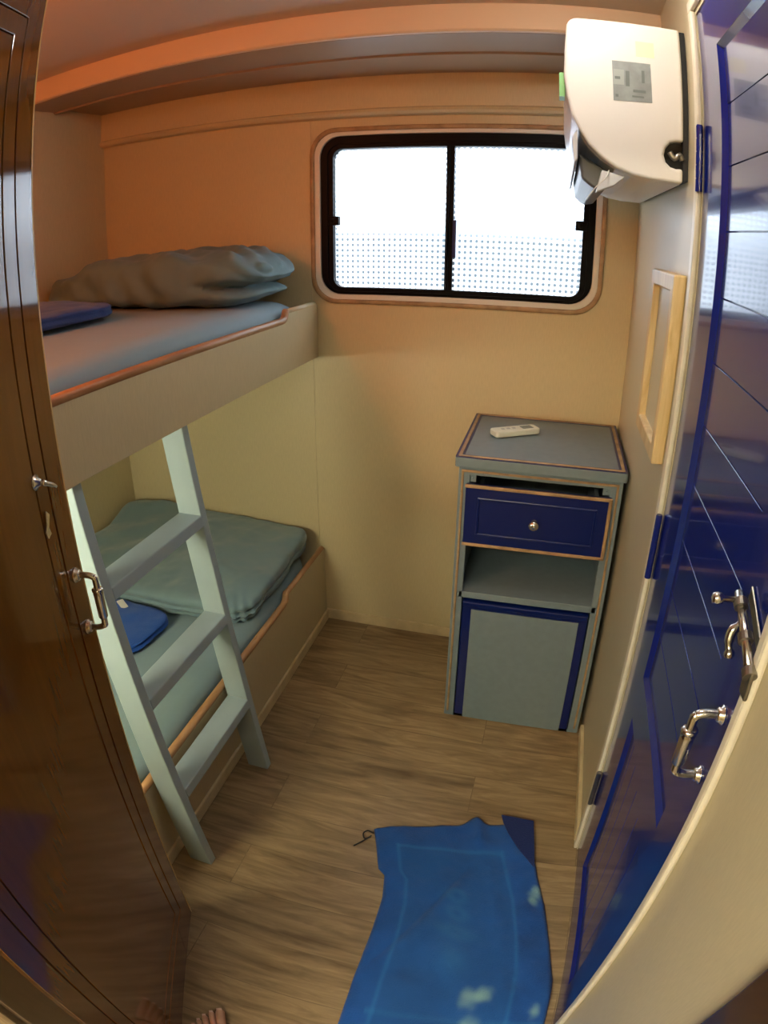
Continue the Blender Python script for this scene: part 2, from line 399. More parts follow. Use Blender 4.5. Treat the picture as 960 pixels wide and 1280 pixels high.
# ------------------------------------------------------------------ blue bathroom door in the right wall
bd = thing('door_1', 'glossy navy blue panelled door in the right wall', 'door', (0, -1.31, 0)); bd['kind'] = 'structure'
XF = .002
def rect(y0, y1, z0, z1): return [(y0, z0), (y1, z0), (y1, z1), (y0, z1)]
bm = new()
y0, y1, z0, z1 = DY0+.003, DY1-.003, .008, DZ-.003
PY0, PY1 = -1.520, -1.128
UP = (.782, 1.965); LO = (.115, .672)
def leafpiece(a, b, c, d): box(bm, XF, XF+.04, a, b, c, d)
leafpiece(y0, PY0, z0, z1); leafpiece(PY1, y1, z0, z1)
leafpiece(PY0, PY1, z0, LO[0]); leafpiece(PY0, PY1, LO[1], UP[0]); leafpiece(PY0, PY1, UP[1], z1)
link('door_leaf', bm, 'blue', bd)
# sloped mouldings inside each panel opening
bm = new()
for (a, b) in (UP, LO):
    t = .016; dx = .012
    o = [(PY0, a), (PY1, a), (PY1, b), (PY0, b)]; i = [(PY0+t, a+t), (PY1-t, a+t), (PY1-t, b-t), (PY0+t, b-t)]
    ov = [bm.verts.new((XF+.0005, *p)) for p in o]; iv = [bm.verts.new((XF+dx, *p)) for p in i]
    for k in range(4): bm.faces.new((ov[k], ov[(k+1) % 4], iv[(k+1) % 4], iv[k]))
    bk = [bm.verts.new((XF+.02, *p)) for p in o]
    for k in range(4): bm.faces.new((ov[(k+1) % 4], ov[k], bk[k], bk[(k+1) % 4]))
link('panel_moulding', bm, 'blue', bd)
# horizontal boards with V-grooves above, vertical boards below
bm = new()
def boards(along_z, a0, a1, b0, b1, cuts):
    edges = [a0]+cuts+[a1]; v = .0014
    for lo, hi in zip(edges, edges[1:]):
        pr = [(lo+.0010, .020), (lo+.0010, XF+.0095), (lo+.0015, XF+.009), (hi-.0015, XF+.009), (hi-.0010, XF+.0095), (hi-.0010, .020)]
        if along_z: hexa(bm, [(x, b0, u) for u, x in pr], [(x, b1, u) for u, x in pr])
        else: hexa(bm, [(x, u, b0) for u, x in pr], [(x, u, b1) for u, x in pr])
g0, gd = 1.8513, .1061
boards(True, UP[0]+.010, UP[1]-.010, PY0+.010, PY1-.010, sorted([g0-gd*k for k in range(10)]))
box(bm, .018, .030, PY0, PY1, UP[0], UP[1]); box(bm, .018, .030, PY0, PY1, LO[0], LO[1])
link('board_panel', bm, 'blue', bd)
bm = new()
boards(False, PY0+.010, PY1-.010, LO[0]+.010, LO[1]-.010, [-1.45, -1.38, -1.31, -1.24, -1.18])
link('board_panel', bm, 'blue', bd)
pull_handle(bd, (XF, -1.590, 1.092), (XF, -1.592, .988), (-1, 0, 0), .036, .0075)
hinge(bd, -.007, DY1-.004, 1.712, 1.838, 'blue'); hinge(bd, -.007, DY1-.006, .940, 1.086, 'blue'); hinge(bd, -.007, DY1-.006, .224, .350)
# barrel bolt: back plate across the closing edge, round bolt, knob, hanging thumb piece
bm = new(); hexa(bm, [(XF-.001, -1.556, 1.254), (XF-.001, -1.630, 1.227), (XF-.001, -1.630, 1.211), (XF-.001, -1.556, 1.238)], [(XF-.004, -1.556, 1.254), (XF-.004, -1.630, 1.227), (XF-.004, -1.630, 1.211), (XF-.004, -1.556, 1.238)])
pl = link('latch_plate', bm, 'metal_d', bd, bevel=.002)
bm = new(); tube(bm, [(-.016, -1.560, 1.246), (-.016, -1.664, 1.208)], .0055, 14); link('bolt', bm, 'metal', pl, smooth=True)
for t in (.10, .52, .92):
    yy, zz = -1.560-.104*t, 1.246-.038*t
    bm = new(); tube(bm, [(-.016, yy, zz), (-.016, yy-.010, zz-.0036)], .0085, 16); link('bolt_guide', bm, 'metal_d', pl, smooth=False)
bm = new(); lathe(bm, [(0, .0035), (.016, .0032), (.018, .006), (.024, .0075), (.029, .006), (.031, .001)], (-.020, -1.572, 1.243), (-1, 0, 0), 16)
link('latch_knob', bm, 'metal', pl, smooth=True)
bm = new(); tube(bm, sm([(-.014, -1.588, 1.226), (-.022, -1.590, 1.214), (-.024, -1.594, 1.203), (-.022, -1.600, 1.192), (-.022, -1.603, 1.186)], 4), [.003]*3+[.006]*6+[.0045]*3+[.0065]*3+[.005]*2, 12)
link('latch_lever', bm, 'metal', pl, smooth=True)
bm = new(); hexa(bm, [(-.012, -1.640, 1.224), (-.012, -1.668, 1.214), (-.012, -1.672, 1.180), (-.012, -1.650, 1.178)], [(-.017, -1.640, 1.224), (-.017, -1.668, 1.214), (-.017, -1.672, 1.180), (-.017, -1.650, 1.178)])
link('strike_plate', bm, 'metal_d', pl, bevel=.002)
settle(bd)

# ------------------------------------------------------------------ brown entry door, swung into the cabin
FE = Vector((-.972, -1.491, 0)); DL = Vector((.343, -.939, 0)).normalized(); DN = Vector((.939, .343, 0)).normalized()
door = bpy.data.objects.new('door_2', None); C.objects.link(door); door.location = FE
door['kind'] = 'structure'; tag(door, 'dark brown varnished wooden entry door standing open on the left', 'door')
door.rotation_euler = (0, 0, math.atan2(DL.y, DL.x))      # local x runs from the free edge to the hinge, local +y is the visible face... see below
# local frame: x = DL; y = rot90(DL) = (.939,.343) = DN
LW = .628; T = .035; LH = 2.03
sx, tz, bz = .060, 1.963, .20
bm = new()
def framed(x0, x1, z0, z1, w, d):      # leaf front split by a fine rectangular groove
    ring(bm, [(x0-w, z0-w), (x1+w, z0-w), (x1+w, z1+w), (x0-w, z1+w)], [(x0, z0), (x1, z0), (x1, z1), (x0, z1)], 1, -T+.004, -d)
g1, g2 = (sx, LW-sx, .12, tz), (sx+.040, LW-sx-.040, .16, tz-.040)
ring(bm, rect(.003, LW, .008, LH), rect(sx-.003, LW-sx+.003, .117, tz+.003), 1, -T, 0)
ring(bm, rect(*g1), rect(g2[0]-.003, g2[1]+.003, g2[2]-.003, g2[3]+.003), 1, -T, 0)
box(bm, g2[0], g2[1], -T, 0, g2[2], g2[3]); box(bm, sx-.003, LW-sx+.003, -T, -.004, .117, tz+.003)
link('door_leaf', bm, 'brown', door, bevel=.0015)
bm = new(); box(bm, -.001, .003, -T, 0, .008, LH); link('edge_strip', bm, 'edge_wood', door)
pull_handle(door, (.030, 0, 1.092), (.030, 0, .990), (0, 1, 0), .034, .0065)
# thumb-turn and keyhole cover
bm = new(); lathe(bm, [(0, .012), (.002, .012), (.004, .007), (.010, .005)], (.098, .0, 1.283), (0, 1, 0), 18)
tt = link('thumb_turn', bm, 'metal', door, smooth=True)
bm = new(); tube(bm, sm([(.098, .012, 1.283), (.090, .014, 1.278), (.072, .016, 1.268), (.062, .014, 1.262)], 4), [.005]*4+[.004]*4+[.003]*5, 10)
link('turn_lever', bm, 'metal', tt, smooth=True)
bm = new(); prism(bm, [(.080, 1.225), (.090, 1.235), (.094, 1.215), (.102, 1.205), (.098, 1.192), (.086, 1.196), (.090, 1.208)], 1, 0, .005)
link('keyhole_cover', bm, 'metal', door, bevel=.0015)

# ------------------------------------------------------------------ bunks
def bunk(name, label, zb, z_low, z_high, y_step, loc_z, pale_high):
    b = thing(name, label, 'bunk bed', (-1.58, -1.0, loc_z))
    th = .020
    x1, x0 = XB, XB-th
    s = .020
    out = [(-2.03, zb), (-.004, zb), (-.004, z_high-.012), (-.010, z_high), (y_step+.012, z_high), (y_step, z_high-.004), (y_step-.012, z_low+.004), (y_step-.022, z_low), (-2.03, z_low)]
    bm = new(); prism(bm, out, 0, x0, x1); link('front_panel', bm, 'panel', b, bevel=.002)
    bm = new()      # rounded wooden edging on the lower run, ending in a nose at the step
    xm = (x0+x1)/2; r = .0125
    pts = [(xm, -2.03, z_low+.002), (xm, y_step-.09, z_low+.002), (xm, y_step-.06, z_low+.002), (xm, y_step-.03, z_low+.004), (xm, y_step-.014, z_low+.014), (xm, y_step-.006, z_high-.002), (xm, y_step, z_high+.003)]
    tube(bm, [pts[0]]+sm(pts[1:], 4), r, 14); link('edging', bm, 'rail_wood', b, smooth=True)
    bm = new(); tube(bm, [(xm, y_step+.004, z_high), (xm, -.014, z_high), (xm, -.005, z_high-.01)], .0105, 12)
    link('edging', bm, 'panel' if pale_high else 'rail_wood', b, smooth=True)
    bm = new(); box(bm, XL+.002, x0, -2.03, -.004, loc_z, loc_z+.018); link('bed_board', bm, 'panel', b)
    return b
ub = bunk('bunk', 'upper built-in bunk with beige front panel and brown rounded edging', 1.155, 1.326, 1.355, -.265, 1.158, True)
settle(ub)
lb = bunk('bunk', 'lower built-in bunk with beige front panel standing on the floor', .0, .318, .352, -.385, .13, False)
bm = new(); box(bm, XB, XB+.010, -2.03, -.013, 0, .045); link('plinth_strip', bm, 'base', lb, bevel=.003)
settle(lb)

def soft(name, m, c, size, n=5, res=(40, 30, 12), amp=.006, freq=6, fn=None, rot=0, flat=True, parent=None, seed=0.0):
    """a closed cushion-like body: a subdivided box rounded by a superellipsoid norm, with cloth noise"""
    bm = new(); hx, hy, hz = size[0]/2, size[1]/2, size[2]/2
    cache = {}
    def V(i, j, k):
        key = (i, j, k)
        if key not in cache:
            p = Vector((2*i/res[0]-1, 2*j/res[1]-1, 2*k/res[2]-1))
            mx = max(abs(p.x), abs(p.y), abs(p.z)); ln = (abs(p.x)**n+abs(p.y)**n+abs(p.z)**n)**(1/n)
            q = p*(mx/ln)
            w = Vector((q.x*hx, q.y*hy, q.z*hz))
            nn = Vector((q.x**3/hx, q.y**3/hy, q.z**3/hz)).normalized() if q.length else Vector((0, 0, 1))
            d = noise.fractal(w*freq+Vector((seed, seed, 0)), 1.0, 2.0, 3)*amp
            w += nn*d
            if fn: w = fn(w, q, nn)
            if flat and w.z < -hz: w.z = -hz
            cache[key] = bm.verts.new(w)
        return cache[key]
    for i in range(res[0]):
        for j in range(res[1]):
            for k in (0, res[2]):
                bm.faces.new([V(i, j, k), V(i+1, j, k), V(i+1, j+1, k), V(i, j+1, k)])
    for i in range(res[0]):
        for k in range(res[2]):
            for j in (0, res[1]):
                bm.faces.new([V(i, j, k), V(i+1, j, k), V(i+1, j, k+1), V(i, j, k+1)])
    for j in range(res[1]):
        for k in range(res[2]):
            for i in (0, res[0]):
                bm.faces.new([V(i, j, k), V(i, j+1, k), V(i, j+1, k+1), V(i, j, k+1)])
    o = link(name, bm, m, parent, smooth=True)
    o.location = Vector(c)+Vector((0, 0, hz)); o.rotation_euler = (0, 0, rot)
    return o

def gauss(t, s): return math.exp(-(t/s)**2)
def sst(a, b, t):
    t = max(0, min(1, (t-a)/(b-a))); return t*t*(3-2*t)

# mattresses
def matfn(w, q, nn):
    if q.z > .3: w.z += .004*math.sin(w.y*5+1)+.003*noise.noise(w*4)
    return w
tag(soft('mattress', 'sheet', (-1.597, -1.015, 1.178), (.905, 1.99, .204), 9, (24, 50, 8), .003, 4, matfn), 'mattress with grey fitted sheet on the upper bunk', 'mattress')
tag(soft('mattress', 'sheet_lo', (-1.597, -1.015, .150), (.905, 1.99, .200), 9, (24, 50, 8), .003, 4, matfn, seed=3.0), 'mattress with teal-grey fitted sheet on the lower bunk', 'mattress')

# upper duvet: folded double, lying across the bunk against the window wall
def duv1(w, q, nn):
    hx, hy, hz = .455, .235, .085
    u = w.x/hx                       # -1 left wall .. +1 aisle
    # crest profile: highest towards the middle right, sagging at the left
    if q.z > -.6:
        w.z += .012*math.sin(u*3.1+.4)-.030*sst(-.25, -1, u)*(q.z+1)/2*1.4
    # the two layers part at the aisle end
    e = sst(.45, 1.0, u)
    g = gauss((w.z+.018), .016)*e
    w.x -= g*.055
    if w.y < 0: w.y += g*.050*sst(0, -.2, w.y)
    # lower layer shorter than the upper
    if w.z < -.02: w.x -= .030*sst(.5, 1, u)
    # gathers that run out from the fold
    ang = math.atan2(w.z+.018, (hx+.02-w.x)+.001)
    w += nn*(.016*e*(abs(math.sin(ang*6+noise.noise(w*6)))-.5)+.007*sst(0, -.9, q.y)*math.sin(w.x*38+w.z*30+2*math.sin(w.x*9))*gauss(w.z+.03, .06))
    # diagonal soft folds on top
    w.z += .009*math.sin((w.x*1.0+w.y*1.6)*26+3*noise.noise(w*5))*sst(0, .9, q.z)*.8
    return w
dv = soft('duvet', 'duvet_up', (-1.588, -.262, 1.386), (.90, .47, .170), 4.2, (110, 56, 30), .014, 7, duv1, math.radians(-2))
tag(dv, 'folded grey duvet on the upper bunk below the window wall', 'duvet')

# lower duvet: flat folded square
def duv2(w, q, nn):
    hx, hy, hz = .445, .325, .05
    u, v = w.x/hx, w.y/hy
    if q.z > -.3:
        w.z += .045*sst(.2, 1, v)*sst(0, -1, u)+.010*math.sin(u*4+v*2)*(1-abs(u))
        w.z -= .010*sst(.3, -1, v)
        w.z += .006*sst(0, .8, q.z)*math.sin((u*1.3-v)*9+2*math.sin(u*3))*sst(.3, -1, u)
    # layered edge on the aisle side
    g = gauss(w.z+.006, .007)+.8*gauss(w.z+.028, .006)
    if q.x > .3: w.x -= .018*g*sst(.5, 1, u)
    if q.y < -.3: w.y += .010*g*sst(-.5, -1, v)
    # rolled corner near the ladder
    c = gauss(u-.95, .18)*gauss(v+.95, .20)
    w.z -= .010*c; w += nn*(.006*c*math.sin(w.x*160+w.y*90))
    return w
dv = soft('duvet', 'duvet_lo', (-1.592, -.335, .355), (.875, .650, .100), 8, (96, 72, 18), .009, 8, duv2, math.radians(1.5), seed=7.0)
tag(dv, 'folded teal-grey duvet on the lower bunk behind the ladder', 'duvet')

def twfn(w, q, nn):
    g = gauss(w.z-.002, .005)
    if q.y < -.3 or q.x > .3:
        w.x -= .010*g*sst(0, .8, q.x); w.y += .010*g*sst(0, -.8, q.y)
    return w
t = soft('towel', 'towel_navy', (-1.735, -.90, 1.391), (.54, .56, .055), 3.6, (44, 40, 10), .008, 8, twfn, math.radians(-14))
tag(t, 'folded navy towel on the upper bunk in front of the duvet', 'towel')
tw = soft('towel', 'towel_blue', (-1.565, -.80, .358), (.30, .26, .042), 3.8, (36, 32, 10), .006, 10, twfn, math.radians(-4), seed=2.0)
tag(tw, 'folded royal blue towel on the lower bunk behind the ladder', 'towel')
bm = new(); box(bm, -.028, .028, -.012, .012, 0, .0015)
lab = link('care_label', bm, 'label', tw); lab.location = (-.055, .085, .022); lab.rotation_euler = (.05, .05, -.5)
lab['label'] = 'white care label'

# ------------------------------------------------------------------ ladder
ld = thing('ladder', 'pale grey-blue wooden ladder leaning on the upper bunk', 'ladder', (-1.04, -1.09, 0))
def xf(z): return -.995-.1225*z
dep = .070
def rail(y0, y1):
    bm = new(); zt = 1.154
    low = [(xf(0)-dep, y0, 0), (xf(0), y0, 0), (xf(0), y1, 0), (xf(0)-dep, y1, 0)]
    hi = [(xf(zt)-dep, y0, zt), (xf(zt), y0, zt), (xf(zt), y1, zt), (xf(zt)-dep, y1, zt)]
    hexa(bm, low, hi); return link('rail', bm, 'ladder', ld, bevel=.003)
rail(-.905, -.877); rail(-1.315, -1.286)
for z in (.905, .602, .298):
    bm = new(); t = .032
    box_lo = [(xf(z-t)-dep+.002, -1.288, z-t), (xf(z-t)+.001, -1.288, z-t), (xf(z-t)+.001, -.903, z-t), (xf(z-t)-dep+.002, -.903, z-t)]
    box_hi = [(xf(z)-dep+.002, -1.288, z), (xf(z)+.001, -1.288, z), (xf(z)+.001, -.903, z), (xf(z)-dep+.002, -.903, z)]
    hexa(bm, box_lo, box_hi); link('tread', bm, 'ladder', ld, bevel=.003)
settle(ld)

# ------------------------------------------------------------------ cabinet with drawer, niche and fridge
cb = thing('cabinet', 'grey-green wooden cabinet with navy drawer and open niche, in the corner', 'cabinet', (-.26, -.25, 0))
X0, X1, Y0, Y1 = -.497, -.018, -.474, -.018
bm = new(); s = .020
box(bm, X0, X0+s, Y0+.01, Y1, 0, .955); box(bm, X1-s, X1, Y0+.01, Y1, 0, .955)
box(bm, X0+s, X1-s, Y1-.012, Y1, 0, .955); box(bm, X0+s, X1-s, Y0+.01, Y1-.012, .935, .955)
box(bm, X0+s, X1-s, Y0+.03, Y1-.012, .690, .702)
link('carcass', bm, 'grey_in', cb)
bm = new()      # face frame
ring(bm, [(X0, 0), (X1, 0), (X1, .955), (X0, .955)], [(X0+.034, 0.0), (X1-.036, 0.0), (X1-.036, .928), (X0+.034, .928)], 1, Y0-.002, Y0+.012)
link('face_frame', bm, 'grey', cb, bevel=.002)
bm = new()      # worn wooden bead around the frame
for x in (X0+.012, X1-.014): box(bm, x-.0035, x+.0035, Y0-.006, Y0-.001, .02, .944)
box(bm, X0+.012, X1-.014, Y0-.006, Y0-.001, .937, .944)
link('frame_bead', bm, 'bead', cb, bevel=.0015)
bm = new(); box(bm, X0+.020, X1-.020, Y0-.002, Y1-.012, .506, .530); link('shelf', bm, 'grey', cb, bevel=.002)
# top slab with beaded rim
TX0, TX1, TY0, TY1 = -.508, -.010, -.490, -.010
bm = new(); prism(bm, rrect(TX0, TX1, TY0, TY1, .008, 3), 2, .955, .985); top = link('top', bm, 'grey', cb, bevel=.002)
bm = new()
def inset(d): return rrect(TX0+d, TX1-d, TY0+d, TY1-d, .006, 3)
ring(bm, inset(.008), inset(.018), 2, .984, .9885); link('rim_bead', bm, 'bead', top, bevel=.0015)
bm = new(); ring(bm, inset(.0005), inset(.008), 2, .984, .9862); ring(bm, inset(.018), inset(.025), 2, .984, .9862)
link('rim_line', bm, 'blue_cab', top)
# drawer
dx0, dx1, dz0, dz1 = -.472, -.046, .706, .904
dr = bpy.data.objects.new('drawer', None); C.objects.link(dr); dr.parent = cb
YF = Y0-.018
bm = new(); box(bm, dx0, dx1, YF, Y0-.003, dz0, dz1)
link('drawer_front', bm, 'blue_cab', dr, bevel=.002)
bm = new(); e = .009
for a, b, c, d in ((dx0-.002, dx1+.002, dz1-e, dz1+.001), (dx0-.002, dx1+.002, dz0-.001, dz0+e), (dx1-e+.001, dx1+.002, dz0, dz1)):
    box(bm, a, b, YF-.004, YF+.004, c, d)
link('front_bead', bm, 'bead', dr, bevel=.002)
bm = new(); ins = .045
ring(bm, [(dx0+ins-.008, dz0+ins-.008), (dx1-ins+.008, dz0+ins-.008), (dx1-ins+.008, dz1-ins+.008), (dx0+ins-.008, dz1-ins+.008)],
     [(dx0+ins, dz0+ins), (dx1-ins, dz0+ins), (dx1-ins, dz1-ins), (dx0+ins, dz1-ins)], 1, YF-.004, YF+.002)
link('front_moulding', bm, 'blue_cab', dr, bevel=.0025)
bm = new(); box(bm, dx0+.03, dx1-.03, Y0, -.12, dz0+.01, dz0+.02); box(bm, dx0+.03, dx0+.042, Y0, -.12, dz0+.02, dz1-.03); box(bm, dx1-.042, dx1-.03, Y0, -.12, dz0+.02, dz1-.03)
link('drawer_box', bm, 'grey_in', dr)
bm = new(); lathe(bm, [(0, .010), (.003, .010), (.006, .006), (.013, .006), (.018, .013), (.025, .0165), (.032, .014), (.036, .007), (.037, .0005)], (-.262, YF, .806), (0, -1, 0), 24)
link('knob', bm, 'metal', dr, smooth=True)
for x in (X0+.040, X1-.043):
    bm = new(); box(bm, x-.012, x+.012, Y0+.004, Y0+.02, .905, .928); lathe(bm, [(0, .004), (.003, .003)], (x, Y0+.004, .916), (0, -1, 0), 12)
    link('corner_block', bm, 'grey', cb, bevel=.001)
settle(cb)

# mini fridge standing in the cabinet's lower bay
fx0, fx1, fz0, fz1 = -.460, -.057, .012, .498
fr = thing('mini_fridge', 'small fridge with grey door and navy border in the bottom of the cabinet', 'fridge', (-.26, -.25, 0))
bm = new(); box(bm, fx0+.008, fx1-.008, Y0+.02, Y1-.03, .0, fz1-.012); link('fridge_body', bm, 'dark', fr, bevel=.004)
bm = new(); box(bm, fx0, fx1, Y0-.006, Y0+.018, fz0, fz1); fd = link('door', bm, 'blue_cab', fr, bevel=.004)
bm = new(); box(bm, fx0+.030, fx1-.028, Y0-.009, Y0-.004, fz0-.006, fz1-.030); link('door_panel', bm, 'grey', fd, bevel=.001)
bm = new(); box(bm, fx0+.002, fx1-.002, Y0-.014, Y0-.004, fz1-.018, fz1+.001); link('top_grip', bm, 'blue_cab', fd, bevel=.004)
settle(fr)

# ------------------------------------------------------------------ remote control on the cabinet
rc = thing('remote_control', 'ivory air conditioner remote control on the cabinet top', 'remote control', (-.354, -.221, .9866))
rc.rotation_euler = (0, 0, math.radians(33))
bm = new(); prism(bm, rrect(-.082, .082, -.027, .027, .012, 5), 2, 0, .020)
link('shell', bm, 'remote', rc, bevel=.005, seg=3)
bm = new(); prism(bm, rrect(.022, .062, -.015, .015, .004, 3), 2, .0195, .0206); link('display', bm, 'lcd', rc)
bm = new(); prism(bm, rrect(-.062, .010, -.019, .019, .006, 3), 2, .0195, .0208); link('cover', bm, 'remote', rc, bevel=.0008)
for k in range(3):
    bm = new(); prism(bm, rrect(-.052+.02*k, -.040+.02*k, -.006, .006, .003, 3), 2, .0205, .0216); link('button', bm, 'key', rc)

# ------------------------------------------------------------------ wooden frame on the right wall
pf = thing('wall_frame', 'pale pine frame around a plain beige board on the right wall', 'frame', (0, -.745, 1.36))
a = (-.900, -.592, 1.160, 1.553); w_ = .036
bm = new(); ring(bm, rect(*a), rect(a[0]+w_, a[1]-w_, a[2]+w_, a[3]-w_), 0, -.026, 0); link('moulding', bm, 'frame_wood', pf, bevel=.004)
bm = new(); box(bm, -.010, 0, a[0]+w_-.004, a[1]-w_+.004, a[2]+w_-.004, a[3]-w_+.004); link('board', bm, 'wall_r', pf)
settle(pf)

# ------------------------------------------------------------------ air conditioner
AY0, AY1 = -.852, -.14
ac = thing('air_conditioner', 'white split air conditioner on the right wall beside the window', 'air conditioner', (-.12, -.5, 1.9))
prof = [(-.012, 2.078), (-.225, 2.080)]
for k in range(1, 6):
    t = math.radians(90+18*k); prof.append((-.225+.024*math.cos(t), 2.056+.024*math.sin(t)))
prof += [(-.254, 2.00), (-.256, 1.945), (-.250, 1.900), (-.240, 1.860), (-.226, 1.832), (-.205, 1.800), (-.180, 1.776), (-.150, 1.757), (-.115, 1.744), (-.075, 1.738), (-.012, 1.736)]
# the end cap has a dark cut-out for the pipes near the wall
bm = new(); prism(bm, prof, 1, AY0+.030, AY1); link('body', bm, 'ac', ac, bevel=.004)
bm = new()
cut = [(-.012, 1.822), (-.028, 1.822), (-.040, 1.818), (-.049, 1.806), (-.052, 1.792), (-.048, 1.778), (-.038, 1.769), (-.026, 1.766), (-.012, 1.768)]
pp = [(-.012, 1.822)]+[]
outl = prof[:]+cut[::-1]        # walk the profile, then back up around the cut-out
prism(bm, outl, 1, AY0, AY0+.030)
link('end_cap', bm, 'ac', ac, bevel=.007, seg=3)
bm = new(); prism(bm, [(x*1.0-.0 if x > -.02 else x-.008, z) for x, z in cut], 1, AY0+.020, AY0+.0295); link('pipe_opening', bm, 'dark', ac)
bm = new(); tube(bm, sm([(-.040, AY0+.006, 1.80), (-.030, AY0+.004, 1.787), (-.020, AY0+.005, 1.796), (-.013, AY0+.006, 1.785)], 4), .006, 8); link('pipe_stub', bm, 'metal_d', ac, smooth=True)
bm = new(); box(bm, -.012, -.001, AY0+.006, AY1-.01, 1.742, 2.074); link('gap_shade_plate', bm, 'dark', ac)  # near-black fill that paints the shade in the gap behind the unit
bm = new(); hexa(bm, [(-.158, AY0-.001, 1.985), (-.079, AY0-.001, 1.985), (-.077, AY0-.001, 1.899), (-.156, AY0-.001, 1.897)], [(-.158, AY0+.001, 1.985), (-.079, AY0+.001, 1.985), (-.077, AY0+.001, 1.899), (-.156, AY0+.001, 1.897)])
st = link('rating_label', bm, 'sticker', ac); st['label'] = 'silver rating label'
def stp(x0, x1, z0, z1, m, y=AY0-.0016):
    bm = new(); box(bm, x0, x1, y, AY0-.0008, z0, z1); link('label_print', bm, m, st)
stp(-.156, -.134, 1.932, 1.966, 'sticker_l'); stp(-.153, -.142, 1.944, 1.950, 'sticker_d', AY0-.002); stp(-.131, -.123, 1.930, 1.964, 'sticker_d')
stp(-.116, -.090, 1.918, 1.924, 'sticker_d'); stp(-.118, -.094, 1.907, 1.911, 'sticker_d'); stp(-.152, -.146, 1.905, 1.911, 'sticker_d'); stp(-.098, -.092, 1.940, 1.968, 'sticker_d')
bm = new(); box(bm, -.108, -.070, AY0-.001, AY0+.001, 2.000, 2.035); link('note', bm, 'yellow', ac)
bm = new(); box(bm, -.2655, -.2535, AY0+.03, AY0+.075, 1.905, 1.958); link('energy_tag', bm, 'green', ac)
# open outlet flap, inner louver and drain side bracket
bm = new(); hexa(bm, [(-.238, AY0-.002, 1.815), (-.228, AY0-.002, 1.832), (-.226, AY0-.002, 1.770), (-.233, AY0-.002, 1.762)],
                 [(-.238, AY1+.02, 1.815), (-.228, AY1+.02, 1.832), (-.226, AY1+.02, 1.770), (-.233, AY1+.02, 1.762)])
link('outlet_flap', bm, 'ac_lou', ac, bevel=.002)
bm = new(); prism(bm, [(-.224, 1.790), (-.176, 1.762), (-.150, 1.742), (-.160, 1.722), (-.190, 1.716), (-.216, 1.735)], 1, AY0+.05, AY1-.03)
link('outlet_box', bm, 'ac_dd', ac, bevel=.006)
bm = new(); hexa(bm, [(-.176, AY0+.012, 1.752), (-.128, AY0+.012, 1.741), (-.150, AY0+.012, 1.722), (-.186, AY0+.012, 1.706)], [(-.176, AY0+.05, 1.752), (-.128, AY0+.05, 1.741), (-.150, AY0+.05, 1.722), (-.186, AY0+.05, 1.706)])
link('louver_bracket', bm, 'ac_lou', ac, bevel=.002)
bm = new(); tube(bm, sm([(-.162, AY0+.01, 1.752), (-.168, AY0, 1.735), (-.185, AY0, 1.718), (-.198, AY0, 1.700), (-.206, AY0, 1.688)], 4), .0012, 6); link('loose_wire', bm, 'wire', ac)
settle(ac)

# ------------------------------------------------------------------ beach towel on the floor
Lft = [(-.890, -.600), (-.96, -.602), (-1.037, -.597), (-1.174, -.545), (-1.19, -.526), (-1.265, -.510), (-1.374, -.505), (-1.537, -.505), (-1.70, -.497), (-1.87, -.49)]
LB = [(-1.037, -.597), (-1.10, -.572), (-1.174, -.545), (-1.192, -.523), (-1.265, -.508), (-1.374, -.505), (-1.537, -.506), (-1.70, -.497), (-1.87, -.49)]
RB = [(-.905, -.150), (-1.05, -.122), (-1.13, -.100), (-1.204, -.076), (-1.33, -.048), (-1.46, -.022), (-1.52, -.020), (-1.66, -.018), (-1.87, -.020)]
def lerp(tab, t):
    t *= len(tab)-1; i = min(int(t), len(tab)-2); f = t-i
    return tab[i][0]*(1-f)+tab[i+1][0]*f, tab[i][1]*(1-f)+tab[i+1][1]*f
NU, NV = 120, 170
bm = new(); cl = bm.loops.layers.float_color.new('tint')
grid = []
tint = {}
def towel_col(x, y, u, v):
    base = Vector((.005, .085, .36))
    def mixin(c, k):
        nonlocal base
        base = base.lerp(Vector(c), max(0, min(1, k)))
    nz = noise.fractal(Vector((x*7, y*7, 0)), 1, 2, 4)
    base = base*.82*(1+.30*nz)
    # woven border line, paler
    for d in (abs(u-.14), abs(u-.80)):
        if v > .10: mixin((.020, .17, .46), .45*gauss(d, .012))
    if .14 < u < .80: mixin((.020, .17, .46), .45*gauss(v-.115, .008))
    mixin((.020, .17, .46), .45*gauss(v-.83, .008) if u > .1 else 0)
    if .15 < u < .79 and v > .12: mixin((.006, .078, .27), .5)
    # faded printed lettering, too worn to read
    for (cy, rx, ry, th) in ((.405, .055, .026, .5), (.475, .055, .026, .5), (.545, .070, .016, .9)):
        q = math.hypot((u-.455)/rx, (v-cy)/ry); mixin((.030, .19, .42), .22*gauss(q-.8, th*1.1))
    mixin((.035, .20, .43), .22*gauss(u-.46, .07)*gauss(v-.64, .05))
    # bleach stains
    for (sx_, sy_, r) in ((.955, .335, .040), (.99, .30, .035), (.93, .36, .03), (.60, .76, .045), (.66, .745, .04), (.93, .79, .028), (.62, .85, .05)):
        q = math.hypot(u-sx_, (v-sy_)*1.6)+.02*noise.noise(Vector((x*40, y*40, 1)))
        mixin((.26, .46, .42), .55*sst(r*1.7, r*.1, q))
    return base
